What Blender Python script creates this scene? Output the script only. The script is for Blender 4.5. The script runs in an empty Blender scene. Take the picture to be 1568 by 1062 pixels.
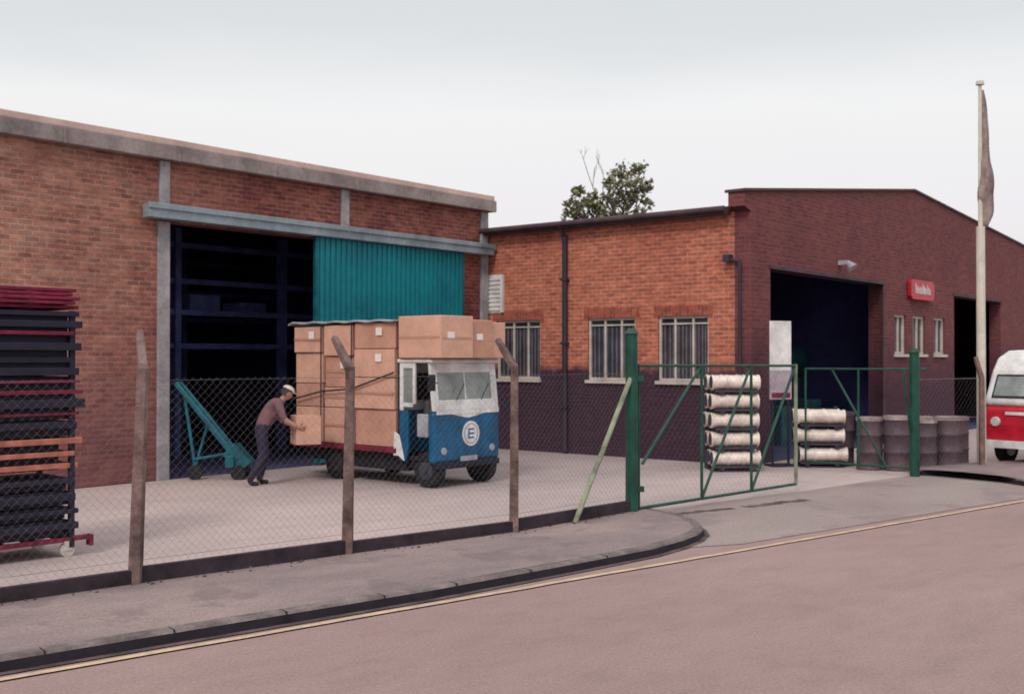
import bpy, bmesh, math, random
from mathutils import Vector, Matrix
random.seed(7)
R=random.random
def U(a,b): return random.uniform(a,b)
sc=bpy.context.scene
# ---------------------------------------------------------------- materials
def nodes(name):
    m=bpy.data.materials.new(name); m.use_nodes=True
    nt=m.node_tree; b=nt.nodes['Principled BSDF']
    return m,nt,b
def N(nt,t,**k):
    n=nt.nodes.new(t)
    for a,v in k.items(): setattr(n,a,v)
    return n
def mixc(nt,fac,a,b,mode='MIX'):
    n=N(nt,'ShaderNodeMix',data_type='RGBA',blend_type=mode)
    for s,v in ((0,fac),(6,a),(7,b)):
        if hasattr(v,'node'): nt.links.new(v,n.inputs[s])
        elif s==0: n.inputs[0].default_value=v
        else: n.inputs[s].default_value=(*v,1) if len(v)==3 else v
    return n.outputs[2]
def ramp(nt,src,pts):
    n=N(nt,'ShaderNodeValToRGB'); nt.links.new(src,n.inputs[0])
    e=n.color_ramp.elements
    while len(e)<len(pts): e.new(0.5)
    for i,(p,c) in enumerate(pts):
        e[i].position=p
        e[i].color=(c,c,c,1) if not hasattr(c,'__len__') else (*c,1)
    return n.outputs[0]
def noise(nt,vec,scale,detail=4,rough=.6):
    n=N(nt,'ShaderNodeTexNoise'); n.inputs['Scale'].default_value=scale
    n.inputs['Detail'].default_value=detail; n.inputs['Roughness'].default_value=rough
    if vec is not None: nt.links.new(vec,n.inputs['Vector'])
    return n.outputs['Fac']
def mat(name,c,rough=.7,var=.25,scale=3.,metal=0,bump=.0,c2=None,spec=.4):
    m,nt,b=nodes(name)
    tc=N(nt,'ShaderNodeTexCoord').outputs['Object']
    f=noise(nt,tc,scale,3); f=ramp(nt,f,[(.3,0),(.7,1)])
    d=c2 if c2 else tuple(max(0,x*(1-var*1.6)) for x in c)
    l=tuple(min(1,x*(1+var*.4)) for x in c)
    col=mixc(nt,f,l,d)
    f2=noise(nt,tc,scale*9,2); f2=ramp(nt,f2,[(.35,.75),(.65,1.1)])
    col=mixc(nt,min(1,var*2),col,f2,'MULTIPLY')
    nt.links.new(col,b.inputs['Base Color'])
    b.inputs['Roughness'].default_value=rough; b.inputs['Metallic'].default_value=metal
    b.inputs['Specular IOR Level'].default_value=spec
    if bump:
        bp=N(nt,'ShaderNodeBump'); bp.inputs['Strength'].default_value=bump; bp.inputs['Distance'].default_value=.02
        nt.links.new(noise(nt,tc,scale*14,2),bp.inputs['Height']); nt.links.new(bp.outputs[0],b.inputs['Normal'])
    return m
def brick(name,c1,c2,mortar,stain,foot_h=None,foot_c=(.03,.03,.05),light=None,rot=False,amt=.5,dark=None,mot=(.55,1.4)):
    m,nt,b=nodes(name)
    uv=N(nt,'ShaderNodeUVMap').outputs[0]
    vec=uv
    if rot:
        mp=N(nt,'ShaderNodeMapping'); mp.inputs['Rotation'].default_value=(0,0,math.pi/2); nt.links.new(uv,mp.inputs[0]); vec=mp.outputs[0]
    br=N(nt,'ShaderNodeTexBrick'); nt.links.new(vec,br.inputs['Vector'])
    br.inputs['Color1'].default_value=(*c1,1); br.inputs['Color2'].default_value=(*c2,1); br.inputs['Mortar'].default_value=(*mortar,1)
    br.inputs['Scale'].default_value=1; br.inputs['Mortar Size'].default_value=.012; br.inputs['Mortar Smooth'].default_value=.3
    br.inputs['Brick Width'].default_value=.235; br.inputs['Row Height'].default_value=.085; br.inputs['Bias'].default_value=-.1
    f=ramp(nt,noise(nt,uv,.7,5,.7),[(.38,0),(.66,1)])
    fm=N(nt,'ShaderNodeMath',operation='MULTIPLY'); nt.links.new(f,fm.inputs[0]); fm.inputs[1].default_value=amt
    col=mixc(nt,fm.outputs[0],br.outputs['Color'],stain,'MULTIPLY')
    mp2=N(nt,'ShaderNodeMapping'); mp2.inputs['Scale'].default_value=(1,2.2,1); nt.links.new(uv,mp2.inputs[0])
    f2=ramp(nt,noise(nt,mp2.outputs[0],4.2,4,.8),[(.33,mot[0]),(.5,.95),(.67,mot[1])])
    col=mixc(nt,.85,col,f2,'MULTIPLY')
    sep=N(nt,'ShaderNodeSeparateXYZ'); nt.links.new(uv,sep.inputs[0])
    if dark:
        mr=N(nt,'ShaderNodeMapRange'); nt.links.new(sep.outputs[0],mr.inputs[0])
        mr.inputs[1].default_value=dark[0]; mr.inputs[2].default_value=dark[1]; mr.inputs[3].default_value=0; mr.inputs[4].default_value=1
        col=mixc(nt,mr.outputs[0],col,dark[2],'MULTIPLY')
    if foot_h:  # wall blends darker towards its foot, edge broken up by noise
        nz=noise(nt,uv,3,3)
        a=N(nt,'ShaderNodeMath',operation='MULTIPLY_ADD'); nt.links.new(nz,a.inputs[0]); a.inputs[1].default_value=foot_h[1]; nt.links.new(sep.outputs[1],a.inputs[2])
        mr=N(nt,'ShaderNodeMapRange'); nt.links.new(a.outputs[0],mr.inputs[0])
        mr.inputs[1].default_value=foot_h[0]; mr.inputs[2].default_value=foot_h[0]+foot_h[2]; mr.inputs[3].default_value=foot_h[3]; mr.inputs[4].default_value=0
        col=mixc(nt,mr.outputs[0],col,foot_c)
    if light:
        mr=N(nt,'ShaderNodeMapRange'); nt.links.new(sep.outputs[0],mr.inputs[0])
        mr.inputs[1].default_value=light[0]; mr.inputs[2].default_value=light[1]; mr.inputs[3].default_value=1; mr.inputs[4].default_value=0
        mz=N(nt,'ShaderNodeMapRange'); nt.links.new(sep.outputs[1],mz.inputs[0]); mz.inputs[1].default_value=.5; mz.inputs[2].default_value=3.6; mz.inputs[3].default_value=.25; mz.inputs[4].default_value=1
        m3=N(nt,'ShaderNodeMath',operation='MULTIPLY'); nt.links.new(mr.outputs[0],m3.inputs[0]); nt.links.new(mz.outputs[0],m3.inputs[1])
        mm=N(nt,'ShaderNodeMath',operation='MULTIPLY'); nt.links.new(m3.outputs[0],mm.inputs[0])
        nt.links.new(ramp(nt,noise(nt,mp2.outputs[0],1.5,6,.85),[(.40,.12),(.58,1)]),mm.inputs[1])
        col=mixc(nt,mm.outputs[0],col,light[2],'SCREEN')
    nt.links.new(col,b.inputs['Base Color'])
    b.inputs['Roughness'].default_value=.9; b.inputs['Specular IOR Level'].default_value=.2
    bp=N(nt,'ShaderNodeBump',invert=True); bp.inputs['Strength'].default_value=.5; bp.inputs['Distance'].default_value=.01
    nt.links.new(br.outputs['Fac'],bp.inputs['Height']); nt.links.new(bp.outputs[0],b.inputs['Normal'])
    return m
def ground(name,c,c2,scale=.35,fine=40,amt=.7,rough=.9,patch=None,streak=.5):
    m,nt,b=nodes(name)
    tc=N(nt,'ShaderNodeTexCoord').outputs['Object']
    mp=N(nt,'ShaderNodeMapping'); mp.inputs['Rotation'].default_value=(0,0,-.71); nt.links.new(tc,mp.inputs[0])
    mp3=N(nt,'ShaderNodeMapping'); mp3.inputs['Scale'].default_value=(streak,1,1); nt.links.new(mp.outputs[0],mp3.inputs[0])
    f=ramp(nt,noise(nt,mp3.outputs[0],scale,5,.65),[(.35,0),(.65,1)])
    col=mixc(nt,f,c,c2)
    g=ramp(nt,noise(nt,tc,fine,3,.8),[(.25,.5),(.75,1.4)])
    col=mixc(nt,amt,col,g,'MULTIPLY')
    g=ramp(nt,noise(nt,mp3.outputs[0],3.2,6,.75),[(.3,.84),(.5,1),(.75,1.1)])
    col=mixc(nt,.8,col,g,'MULTIPLY')
    if patch:
        g=ramp(nt,noise(nt,tc,patch[0],4,.6),[(.55,0),(.6,1)])
        gm=N(nt,'ShaderNodeMath',operation='MULTIPLY'); nt.links.new(g,gm.inputs[0]); gm.inputs[1].default_value=patch[1]
        col=mixc(nt,gm.outputs[0],col,patch[2])
    nt.links.new(col,b.inputs['Base Color']); b.inputs['Roughness'].default_value=rough; b.inputs['Specular IOR Level'].default_value=.25
    bp=N(nt,'ShaderNodeBump'); bp.inputs['Strength'].default_value=.3; bp.inputs['Distance'].default_value=.01
    nt.links.new(noise(nt,tc,60,2),bp.inputs['Height']); nt.links.new(bp.outputs[0],b.inputs['Normal'])
    return m
M={}
M['brickL']=brick('brick_weathered',(.42,.155,.10),(.22,.075,.062),(.38,.24,.19),(.50,.36,.46),foot_h=(1.2,2.2,3.4,.6),foot_c=(.13,.05,.07),light=(-7,2.0,(.34,.22,.16)),amt=.7,dark=(-3.5,1.5,(.68,.57,.62)))  # blotchy weathering, plus a tone paler to the left and darker rightwards
M['brickS']=brick('brick_orange',(.52,.15,.085),(.35,.092,.06),(.44,.26,.20),(.7,.5,.5),foot_h=(1.95,.35,.22,.93),foot_c=(.024,.016,.036))
M['brickG']=brick('brick_shaded',(.215,.062,.058),(.14,.042,.048),(.18,.085,.085),(.7,.6,.8),foot_h=(1.7,1.0,1.6,.78),foot_c=(.036,.02,.042),mot=(.72,1.2))  # darker than the side wall: the gable's shade is put into the colour
M['soldier']=brick('brick_soldier',(.40,.09,.055),(.25,.06,.045),(.25,.14,.11),(.7,.5,.5),rot=True)
M['conc']=mat('concrete_pale',(.38,.35,.37),.85,.3,2,bump=.2)
M['fascia']=mat('fascia_grey',(.34,.28,.27),.85,.3,1.5)
M['coping']=mat('coping_pink',(.64,.45,.40),.85,.15,1.5)
M['rail']=mat('steel_bluegrey',(.27,.33,.37),.55,.25,2)
M['interior']=mat('interior_navy',(.07,.07,.22),.9,.3,.6)  # blue of the deep shade put into interior wall, steel and floor colours
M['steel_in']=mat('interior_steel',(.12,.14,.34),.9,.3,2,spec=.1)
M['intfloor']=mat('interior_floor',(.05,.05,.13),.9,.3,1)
M['roof']=mat('roof_sheet',(.18,.10,.10),.9,.3,1)
M['dkfascia']=mat('dark_fascia',(.085,.05,.06),.8,.3,2)
M['white']=mat('white_paint',(.74,.72,.71),.5,.2,3)
M['cream']=mat('cream_paint',(.58,.52,.47),.55,.2,3)
M['pipe']=mat('pipe_black',(.04,.03,.045),.5,.2,3)
M['green']=mat('green_paint',(.008,.075,.05),.5,.35,4)
M['greenpale']=mat('green_weathered',(.27,.30,.20),.6,.35,5)
M['post']=mat('post_concrete',(.22,.14,.13),.9,.45,4,bump=.3)
M['plinth']=mat('gravel_board',(.045,.03,.04),.9,.4,3)
M['stone']=mat('dirt',(.12,.085,.085),.95,.4,3)
M['wire']=mat('galv_wire',(.16,.14,.15),.7,.2,5)
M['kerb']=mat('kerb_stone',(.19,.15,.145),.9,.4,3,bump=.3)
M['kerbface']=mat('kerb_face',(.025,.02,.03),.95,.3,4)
M['card']=mat('cardboard',(.64,.36,.265),.85,.13,2.5)
M['card2']=mat('cardboard_dark',(.54,.28,.205),.85,.15,2.5)
M['tape']=mat('tape',(.48,.27,.19),.4,.1,4)
M['label']=mat('label',(.80,.72,.68),.6,.05,8)
M['blue']=mat('blue_paint',(.003,.105,.235),.4,.3,3,spec=.4)
M['chassis']=mat('chassis_black',(.012,.012,.022),.7,.3,5)
M['tyre']=mat('tyre',(.015,.015,.02),.85,.2,8)
M['hub']=mat('hub',(.05,.05,.07),.7,.3,8)
M['hubw']=mat('hub_white',(.6,.55,.55),.5,.2,8)
M['grey']=mat('grey_panel',(.38,.38,.42),.6,.2,5)
M['red']=mat('red_paint',(.50,.012,.03),.4,.2,4,spec=.4)
M['redrust']=mat('red_oxide',(.22,.012,.045),.75,.4,6)
M['orange']=mat('orange_bar',(.55,.17,.11),.7,.3,6)
M['black']=mat('black_steel',(.014,.012,.032),.7,.3,5)
M['skin']=mat('skin',(.45,.23,.17),.6,.1,9)
M['shirt']=mat('shirt',(.19,.095,.11),.9,.2,9)
M['trouser']=mat('trousers',(.03,.024,.05),.9,.2,9)
M['shoe']=mat('shoe',(.015,.012,.014),.6,.2,9)
M['hair']=mat('hair',(.05,.035,.03),.8,.3,20)
M['cap']=mat('cap_cloth',(.62,.56,.50),.85,.1,9)
M['eye']=mat('eye',(.05,.04,.04),.3,0,9)
M['lip']=mat('lip',(.33,.12,.1),.6,0,9)
M['bark']=mat('bark',(.09,.07,.065),.95,.3,5)
M['drum']=mat('drum_pale',(.85,.72,.64),.4,.25,5,metal=.1)
M['drumdark']=mat('drum_end',(.05,.04,.06),.7,.3,6)
M['barrel']=mat('barrel_dark',(.05,.035,.05),.6,.5,3,c2=(.13,.08,.09))
M['barreltop']=mat('barrel_top',(.45,.35,.34),.6,.4,3)
M['flag']=mat('flag_cloth',(.17,.11,.12),.9,.35,5,c2=(.40,.31,.28))
M['pole']=mat('pole_white',(.66,.60,.52),.5,.15,3)
M['wood']=mat('wood_post',(.24,.14,.125),.9,.35,6)
def yellow():
    m,nt,b=nodes('yellow_line')
    tc=N(nt,'ShaderNodeTexCoord').outputs['Object']
    f=ramp(nt,noise(nt,tc,3,7,.85),[(.36,0),(.58,1)])
    col=mixc(nt,f,(.33,.23,.19),(.56,.40,.25))
    nt.links.new(col,b.inputs['Base Color']); b.inputs['Roughness'].default_value=.85
    return m
M['yellow']=yellow()
M['teal']=mat('teal_door',(.0,.21,.25),.5,.2,1.2,c2=(.0,.14,.185))
M['tealdk']=mat('teal_machine',(.0,.12,.16),.5,.35,4)
M['tealtank']=mat('teal_tank',(.02,.10,.13),.7,.35,2)
def glass(name,c=(.05,.055,.07),r=.12):
    m,nt,b=nodes(name)
    tc=N(nt,'ShaderNodeTexCoord').outputs['Object']
    f=ramp(nt,noise(nt,tc,3,3),[(.3,0),(.7,1)])
    nt.links.new(mixc(nt,f,c,tuple(x*.5 for x in c)),b.inputs['Base Color'])
    b.inputs['Roughness'].default_value=r; b.inputs['Specular IOR Level'].default_value=.6
    return m
M['glass']=glass('window_glass')
M['glassw']=glass('windscreen_glass',(.27,.30,.29),.15)
M['lamp']=glass('lamp_glass',(.6,.6,.55),.1)
M['road']=ground('road_asphalt',(.29,.20,.186),(.255,.174,.164),.5,38,amt=.6)
M['apron']=ground('apron_asphalt',(.30,.24,.225),(.24,.185,.18),.8,38,patch=(1.0,.35,(.15,.11,.115)))
M['yard']=ground('yard_concrete',(.46,.365,.345),(.33,.27,.27),.22,30,amt=.4)
M['pave']=ground('pavement',(.28,.21,.20),(.19,.147,.15),.9,38,patch=(1.4,.4,(.13,.095,.10)))
M['grass']=ground('rough_ground',(.10,.10,.06),(.07,.08,.05),.2,10)
def leaf():
    m,nt,b=nodes('leaves')
    g=N(nt,'ShaderNodeNewGeometry')
    c=ramp(nt,g.outputs['Random Per Island'],[(0,(.06,.07,.03)),(.5,(.14,.135,.065)),(1,(.26,.23,.13))])
    nt.links.new(c,b.inputs['Base Color']); b.inputs['Roughness'].default_value=.7
    return m
M['leaf']=leaf()
# ---------------------------------------------------------------- mesh helpers
def empty(name,loc=(0,0,0),rz=0):
    e=bpy.data.objects.new(name,None); sc.collection.objects.link(e); e.location=loc; e.rotation_euler=(0,0,rz); return e
def uvs(me):
    uvl=me.uv_layers.new(name='UVMap') if not me.uv_layers else me.uv_layers[0]
    for p in me.polygons:
        n=p.normal
        for li in p.loop_indices:
            co=me.vertices[me.loops[li].vertex_index].co
            if abs(n.z)>.7: uvl.data[li].uv=(co.x,co.y)
            elif abs(n.x)>abs(n.y): uvl.data[li].uv=(co.y,co.z)
            else: uvl.data[li].uv=(co.x,co.z)
def fin(bm,name,m,parent=None,bevel=0,smooth=False,seg=2,fixn=True):
    if fixn: bmesh.ops.recalc_face_normals(bm,faces=bm.faces[:])
    me=bpy.data.meshes.new(name); bm.to_mesh(me); bm.free(); uvs(me)
    me.materials.append(m)
    ob=bpy.data.objects.new(name,me); sc.collection.objects.link(ob)
    if parent: ob.parent=parent
    if bevel:
        b=ob.modifiers.new('b','BEVEL'); b.width=bevel; b.segments=seg; b.limit_method='ANGLE'
    if smooth:
        for p in me.polygons: p.use_smooth=True
    return ob
def B(): return bmesh.new()
def box(bm,x0,x1,y0,y1,z0,z1,mtx=None):
    v=[Vector((x,y,z)) for z in (z0,z1) for y in (y0,y1) for x in (x0,x1)]
    if mtx: v=[mtx@p for p in v]
    v=[bm.verts.new(p) for p in v]
    for f in ((0,2,3,1),(4,5,7,6),(0,1,5,4),(2,6,7,3),(0,4,6,2),(1,3,7,5)): bm.faces.new([v[i] for i in f])
def prism(bm,poly,a0,a1,axis='y'):
    def P(u,w,a): return (u,a,w) if axis=='y' else ((a,u,w) if axis=='x' else (u,w,a))
    A=[bm.verts.new(P(u,w,a0)) for u,w in poly]; C=[bm.verts.new(P(u,w,a1)) for u,w in poly]
    bm.faces.new(A); bm.faces.new(C[::-1]); n=len(poly)
    for i in range(n): bm.faces.new((A[i],C[i],C[(i+1)%n],A[(i+1)%n]))
def cyl(bm,p0,p1,r0,r1=None,seg=10,caps=True):
    if r1 is None: r1=r0
    p0=Vector(p0);p1=Vector(p1); d=p1-p0
    q=d.to_track_quat('Z','Y')
    ra=[];rb=[]
    for i in range(seg):
        a=2*math.pi*(i+.5)/seg; o=q@Vector((math.cos(a),math.sin(a),0))
        ra.append(bm.verts.new(p0+o*r0)); rb.append(bm.verts.new(p1+o*r1))
    for i in range(seg): bm.faces.new((ra[i],ra[(i+1)%seg],rb[(i+1)%seg],rb[i]))
    if caps: bm.faces.new(ra[::-1]); bm.faces.new(rb)
def wall(bm,axis,a0,a1,z0,z1,ops,c0,c1):
    xs=sorted(set([a0,a1]+[o[0] for o in ops]+[o[1] for o in ops])); xs=[x for x in xs if a0<=x<=a1]
    for i in range(len(xs)-1):
        l,r=xs[i],xs[i+1]; mid=(l+r)/2; zz=z0
        for o in sorted([o for o in ops if o[0]<mid<o[1]],key=lambda o:o[2])+[(0,0,z1,z1)]:
            if o[2]>zz+1e-6:
                if axis=='x': box(bm,l,r,c0,c1,zz,o[2])
                else: box(bm,c0,c1,l,r,zz,o[2])
            zz=max(zz,o[3])
def sheet(name,pts,z,m):
    bm=B(); bm.faces.new([bm.verts.new((x,y,z)) for x,y in pts])
    bmesh.ops.triangulate(bm,faces=bm.faces[:])
    for f in bm.faces:
        f.normal_update()
        if f.normal.z<0: f.normal_flip()
    return fin(bm,name,m,fixn=False)
F=1700.; EYE=2.1
def S(x,y,z=0):
    D=(EYE-z)*F/(y-548.); return Vector(((x-784)*D/F,D))
# ---------------------------------------------------------------- ground
sheet('ground',[(-900,-900),(900,-900),(900,900),(-900,900)],-.02,M['grass'])
rd=Vector((.762,.648)); rn=Vector((rd.y,-rd.x))
k0=Vector((-3.42,7.41))
def RP(t,o): p=k0+rd*t+rn*o; return (p.x,p.y)
sheet('road',[RP(-200,-4.5),RP(-200,9),RP(400,9),RP(400,-4.5)],0,M['road'])
kerb=[RP(-60,0),RP(-8,0),RP(0,0),tuple(S(660,917)),tuple(S(900,871)),tuple(S(1000,851)),tuple(S(1045,838)),tuple(S(1068,829)),tuple(S(1078,820)),tuple(S(1072,811)),tuple(S(1055,802)),tuple(S(1025,793)),tuple(S(985,787))]
FP=[Vector((-18,-3.6)),Vector((-6.75,6.7)),Vector((-5.05,8.3)),Vector((-3.36,9.9)),Vector((-1.69,11.4)),Vector((.02,12.85)),Vector((1.57,14.57))]
KH=.10
def offset(pl,d):
    out=[]
    for i,p in enumerate(pl):
        p=Vector(p); a=Vector(pl[max(0,i-1)]); b=Vector(pl[min(len(pl)-1,i+1)]); t=(b-a).normalized(); n=Vector((-t.y,t.x)); out.append(p+n*d)
    return out
def pavement(name,kerb,back):
    e=empty(name)
    inner=offset(kerb,.13)
    bm=B(); n=len(kerb)
    o0=[bm.verts.new((p[0],p[1],-.01)) for p in kerb]; 
    o1=[bm.verts.new((p[0],p[1],KH-.02)) for p in kerb]
    for i in range(n-1): bm.faces.new((o0[i],o0[i+1],o1[i+1],o1[i]))
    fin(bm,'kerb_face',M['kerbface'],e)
    bm=B(); off=offset(kerb,.02)
    o1=[bm.verts.new((p[0],p[1],KH-.02)) for p in kerb]
    o2=[bm.verts.new((p.x,p.y,KH)) for p in off]; o3=[bm.verts.new((p.x,p.y,KH+.002)) for p in inner]
    for i in range(n-1):
        bm.faces.new((o1[i],o1[i+1],o2[i+1],o2[i])); bm.faces.new((o2[i],o2[i+1],o3[i+1],o3[i]))
    fin(bm,'kerb_top',M['kerb'],e)
    bm=B(); bm.faces.new([bm.verts.new((p.x,p.y,KH)) for p in inner]+[bm.verts.new((p[0],p[1],KH)) for p in back])
    bmesh.ops.triangulate(bm,faces=bm.faces[:])
    for f in bm.faces:
        f.normal_update()
        if f.normal.z<0: f.normal_flip()
    fin(bm,'paving',M['pave'],e,fixn=False)
    bm=B(); g=offset(kerb,-.07)
    for i in range(n-1):
        f=bm.faces.new([bm.verts.new((q[0],q[1],.009)) for q in (kerb[i],kerb[i+1],g[i+1],g[i])]); f.normal_update()
        if f.normal.z<0: f.normal_flip()
    fin(bm,'gutter_strip',M['stone'],e,fixn=False)  # darker strip along the kerb foot
    return e
PV=pavement('pavement',kerb,[tuple(p) for p in FP[::-1]]+[(-50,-32)])
bm=B()
for i in range(2,5):
    a=Vector(kerb[i]);b=Vector(kerb[i+1]); L_=(b-a).length; d=(b-a)/L_; n_=Vector((-d.y,d.x)); k=.3
    while k<L_:
        p=a+d*k; v=[p-d*.004-n_*.002,p+d*.004-n_*.002,p+d*.004+n_*.12,p-d*.004+n_*.12]
        prism(bm,[tuple(q) for q in v],0,KH+.0035,'z'); k+=.92
fin(bm,'kerb_joints',M['kerbface'],PV)
P2=Vector((7.14,19.7))
kr=[tuple(S(1395,727)),tuple(S(1430,728)),tuple(S(1475,731)),tuple(S(1530,737)),tuple(S(1568,744)),(9.6,18.3)]
kr+=[(9.6+rd.x*t,18.3+rd.y*t) for t in (3,10,60)]
pavement('pavement',kr,[(kr[-1][0]-2.2,kr[-1][1]+2.4),(10.2,22.0),(7.2,20.3)])
yardpts=[tuple(p) for p in FP[1:]]+[(4.5,17.45),(7.14,19.9),(12,23.5),(60,66),(60,120),(-80,120),(-80,0),(-18,-3.6)]
sheet('yard',yardpts,.004,M['yard'])
sheet('driveway',[tuple(S(955,786)),(4.5,17.45),(7.14,19.9),tuple(S(1430,728)),tuple(S(1530,737)),(9.4,18.05),(2.6,12.55),tuple(S(1050,838)),tuple(S(1000,815))],.006,M['apron'])
def strip(name,a,b,w,z,m,segs=60,jit=.012):
    a=Vector(a);b=Vector(b);t=(b-a).normalized();n=Vector((-t.y,t.x));bm=B();pr=None
    for i in range(segs+1):
        p=a.lerp(b,i/segs); j=U(-jit,jit)
        v=(bm.verts.new((*(p+n*(w/2+j)),z)),bm.verts.new((*(p-n*(w/2-j*.6)),z)))
        if pr: bm.faces.new((pr[0],pr[1],v[1],v[0]))
        pr=v
    for f in bm.faces:
        f.normal_update()
        if f.normal.z<0: f.normal_flip()
    return fin(bm,name,m,fixn=False)
ya=Vector((-3.37,7.22)); yd=Vector((.768,.641))
strip('road_marking',ya-yd*30,ya+yd*60,.07,.012,M['yellow'],300)
strip('threshold_shadow',S(1010,790),S(1120,778),.13,.0105,M['stone'],16,.05)  # flat dark strips painted for a raised edge and its shadow
strip('threshold_shadow',S(1140,776),S(1235,765),.16,.0105,M['stone'],16,.06)
# ---------------------------------------------------------------- left building
ang=math.atan2(.78,.626)
LB=empty('brick_warehouse',(-6.0,19.1,0),ang)
bm=B(); wall(bm,'x',-22,8.62,0,5.5,[(.1,7.6,0,4.45)],0,.3)
box(bm,8.32,8.62,.3,18,0,5.5); box(bm,-22,-21.7,.3,18,0,5.5); box(bm,-22,8.62,18,18.3,0,5.5)
for x0,x1 in ((8.32,8.62),(-22,-21.7)): prism(bm,[(.3,5.5),(18,5.5),(9,6.24)],x0,x1,'x')
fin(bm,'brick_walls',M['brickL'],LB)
bm=B(); box(bm,-22.1,8.82,-.16,.25,5.50,5.76); 
for i in range(15): box(bm,-22+i*2.1-.02+1.2,-22+i*2.1+1.23,-.175,-.15,5.49,5.765)
fin(bm,'gutter_fascia',M['fascia'],LB,.015)
bm=B(); box(bm,-22.1,8.78,-.13,.2,5.762,5.87); fin(bm,'coping',M['coping'],LB,.01)
bm=B(); prism(bm,[(.2,5.62),(9,6.35),(18.4,5.62),(18.4,5.52),(9,6.25),(.2,5.52)],-22.1,8.7,'x')
fin(bm,'roof',M['roof'],LB)
bm=B()
for x in (-12.6,-8.4,-4.2):
    box(bm,x-.1,x+.1,-.03,.2,4.7,5.49)
box(bm,-.13,.1,-.05,.33,0,4.45); box(bm,-.10,.10,-.045,.2,4.72,5.49); box(bm,4.08,4.29,-.04,.2,4.72,5.49)
box(bm,8.40,8.64,-.06,.36,0,5.49)
fin(bm,'concrete_columns',M['conc'],LB,.01)
bm=B(); box(bm,-.45,8.60,-.27,-.065,4.47,4.70); box(bm,-.47,8.62,-.30,-.25,4.62,4.72)
fin(bm,'sliding_door_track',M['rail'],LB,.01)
bm=B(); n=60; w=4.26/n
for i in range(n):
    x=3.34+i*w; o=.0 if i%2 else .022
    box(bm,x,x+w,-.16+o,-.12+o,.06,4.462)
fin(bm,'sliding_door',M['teal'],LB)
bm=B(); box(bm,3.28,3.34,-.17,-.1,.05,4.46); box(bm,7.6,7.65,-.17,-.1,.05,4.46); fin(bm,'door_edge',M['tealdk'],LB)
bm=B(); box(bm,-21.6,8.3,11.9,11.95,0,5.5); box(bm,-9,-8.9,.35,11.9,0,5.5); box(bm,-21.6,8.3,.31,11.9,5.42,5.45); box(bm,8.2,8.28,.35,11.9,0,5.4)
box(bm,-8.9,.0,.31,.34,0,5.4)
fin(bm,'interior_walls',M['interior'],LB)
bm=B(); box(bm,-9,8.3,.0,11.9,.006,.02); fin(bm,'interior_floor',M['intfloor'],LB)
bm=B()
for y in (3.2,7):
    for z in (2.3,3.0,3.65,4.4): box(bm,-8,8,y,y+.12,z,z+.11)
    for x in (-6,-3.2,-.9,.7,2.4,5.2): box(bm,x,x+.14,y-.05,y+.15,0,4.8)
for k in range(10): 
    x=-7.5+k*1.3; box(bm,x,x+U(.6,1.1),7.15,7.9,2.41,2.41+U(.2,.5)); box(bm,x,x+U(.6,1.1),3.35,4.0,3.12,3.12+U(.1,.4))
fin(bm,'interior_racking',M['steel_in'],LB)
# ---------------------------------------------------------------- right building
RB=empty('brick_workshop',(4.67,21.7,0),ang)
winy=[(.93,2.11,1.63,2.96),(2.66,3.88,1.63,2.96),(5.18,6.45,1.63,2.96)]
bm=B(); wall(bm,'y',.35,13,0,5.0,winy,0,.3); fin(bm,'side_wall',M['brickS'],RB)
bm=B()
gops=[(.86,7.06,0,3.9),(7.87,8.71,2.2,3.2),(9.2,10.16,2.2,3.2),(10.85,11.8,2.2,3.2),(12.6,17.3,0,3.86)]
wall(bm,'x',0,26,0,4.9,gops,0,.35)
prism(bm,[(0,4.9),(26,4.9),(26,5.45),(20,5.85),(9.3,6.45),(0,5.36)],0,.35)
prism(bm,[(-.26,5.06),(0,4.98),(0,5.36),(-.26,5.33)],0,.35)
box(bm,25.7,26,.35,13,0,5); box(bm,0,26,13,13.3,0,5.2)
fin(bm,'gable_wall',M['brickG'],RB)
bm=B()
prism(bm,[(-.30,5.33),(9.3,6.452),(20,5.852),(26.1,5.45),(26.1,5.50),(20,5.91),(9.3,6.51),(-.30,5.39)],-.05,.41)
fin(bm,'coping',M['dkfascia'],RB,.01)
bm=B(); prism(bm,[(-.22,5.08),(9.3,6.2),(26.1,5.2),(26.1,5.1),(9.3,6.1),(-.22,5.0)],.42,13.3); fin(bm,'roof',M['roof'],RB)
bm=B(); box(bm,-.24,-.02,.42,13.2,4.93,5.06); 
cyl(bm,(-.30,.42,5.03),(-.30,13.2,5.03),.06,seg=8); fin(bm,'eaves_gutter',M['dkfascia'],RB)
bm=B(); 
cyl(bm,(-.3,4.44,5.0),(-.08,4.44,4.75),.045);cyl(bm,(-.08,4.44,4.77),(-.08,4.44,.05),.06,seg=8)
for z in (1,2.4,3.8): box(bm,-.15,0,4.36,4.52,z,z+.05)
cyl(bm,(-.08,.2,4.02),(-.08,.2,.05),.035); cyl(bm,(-.08,.2,4.0),(-.08,.42,4.05),.035)
box(bm,-.18,-.0,.38,.52,4.0,4.14)
fin(bm,'downpipes',M['pipe'],RB)
fr=B(); gl=B(); br_=B(); so=B()
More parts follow.
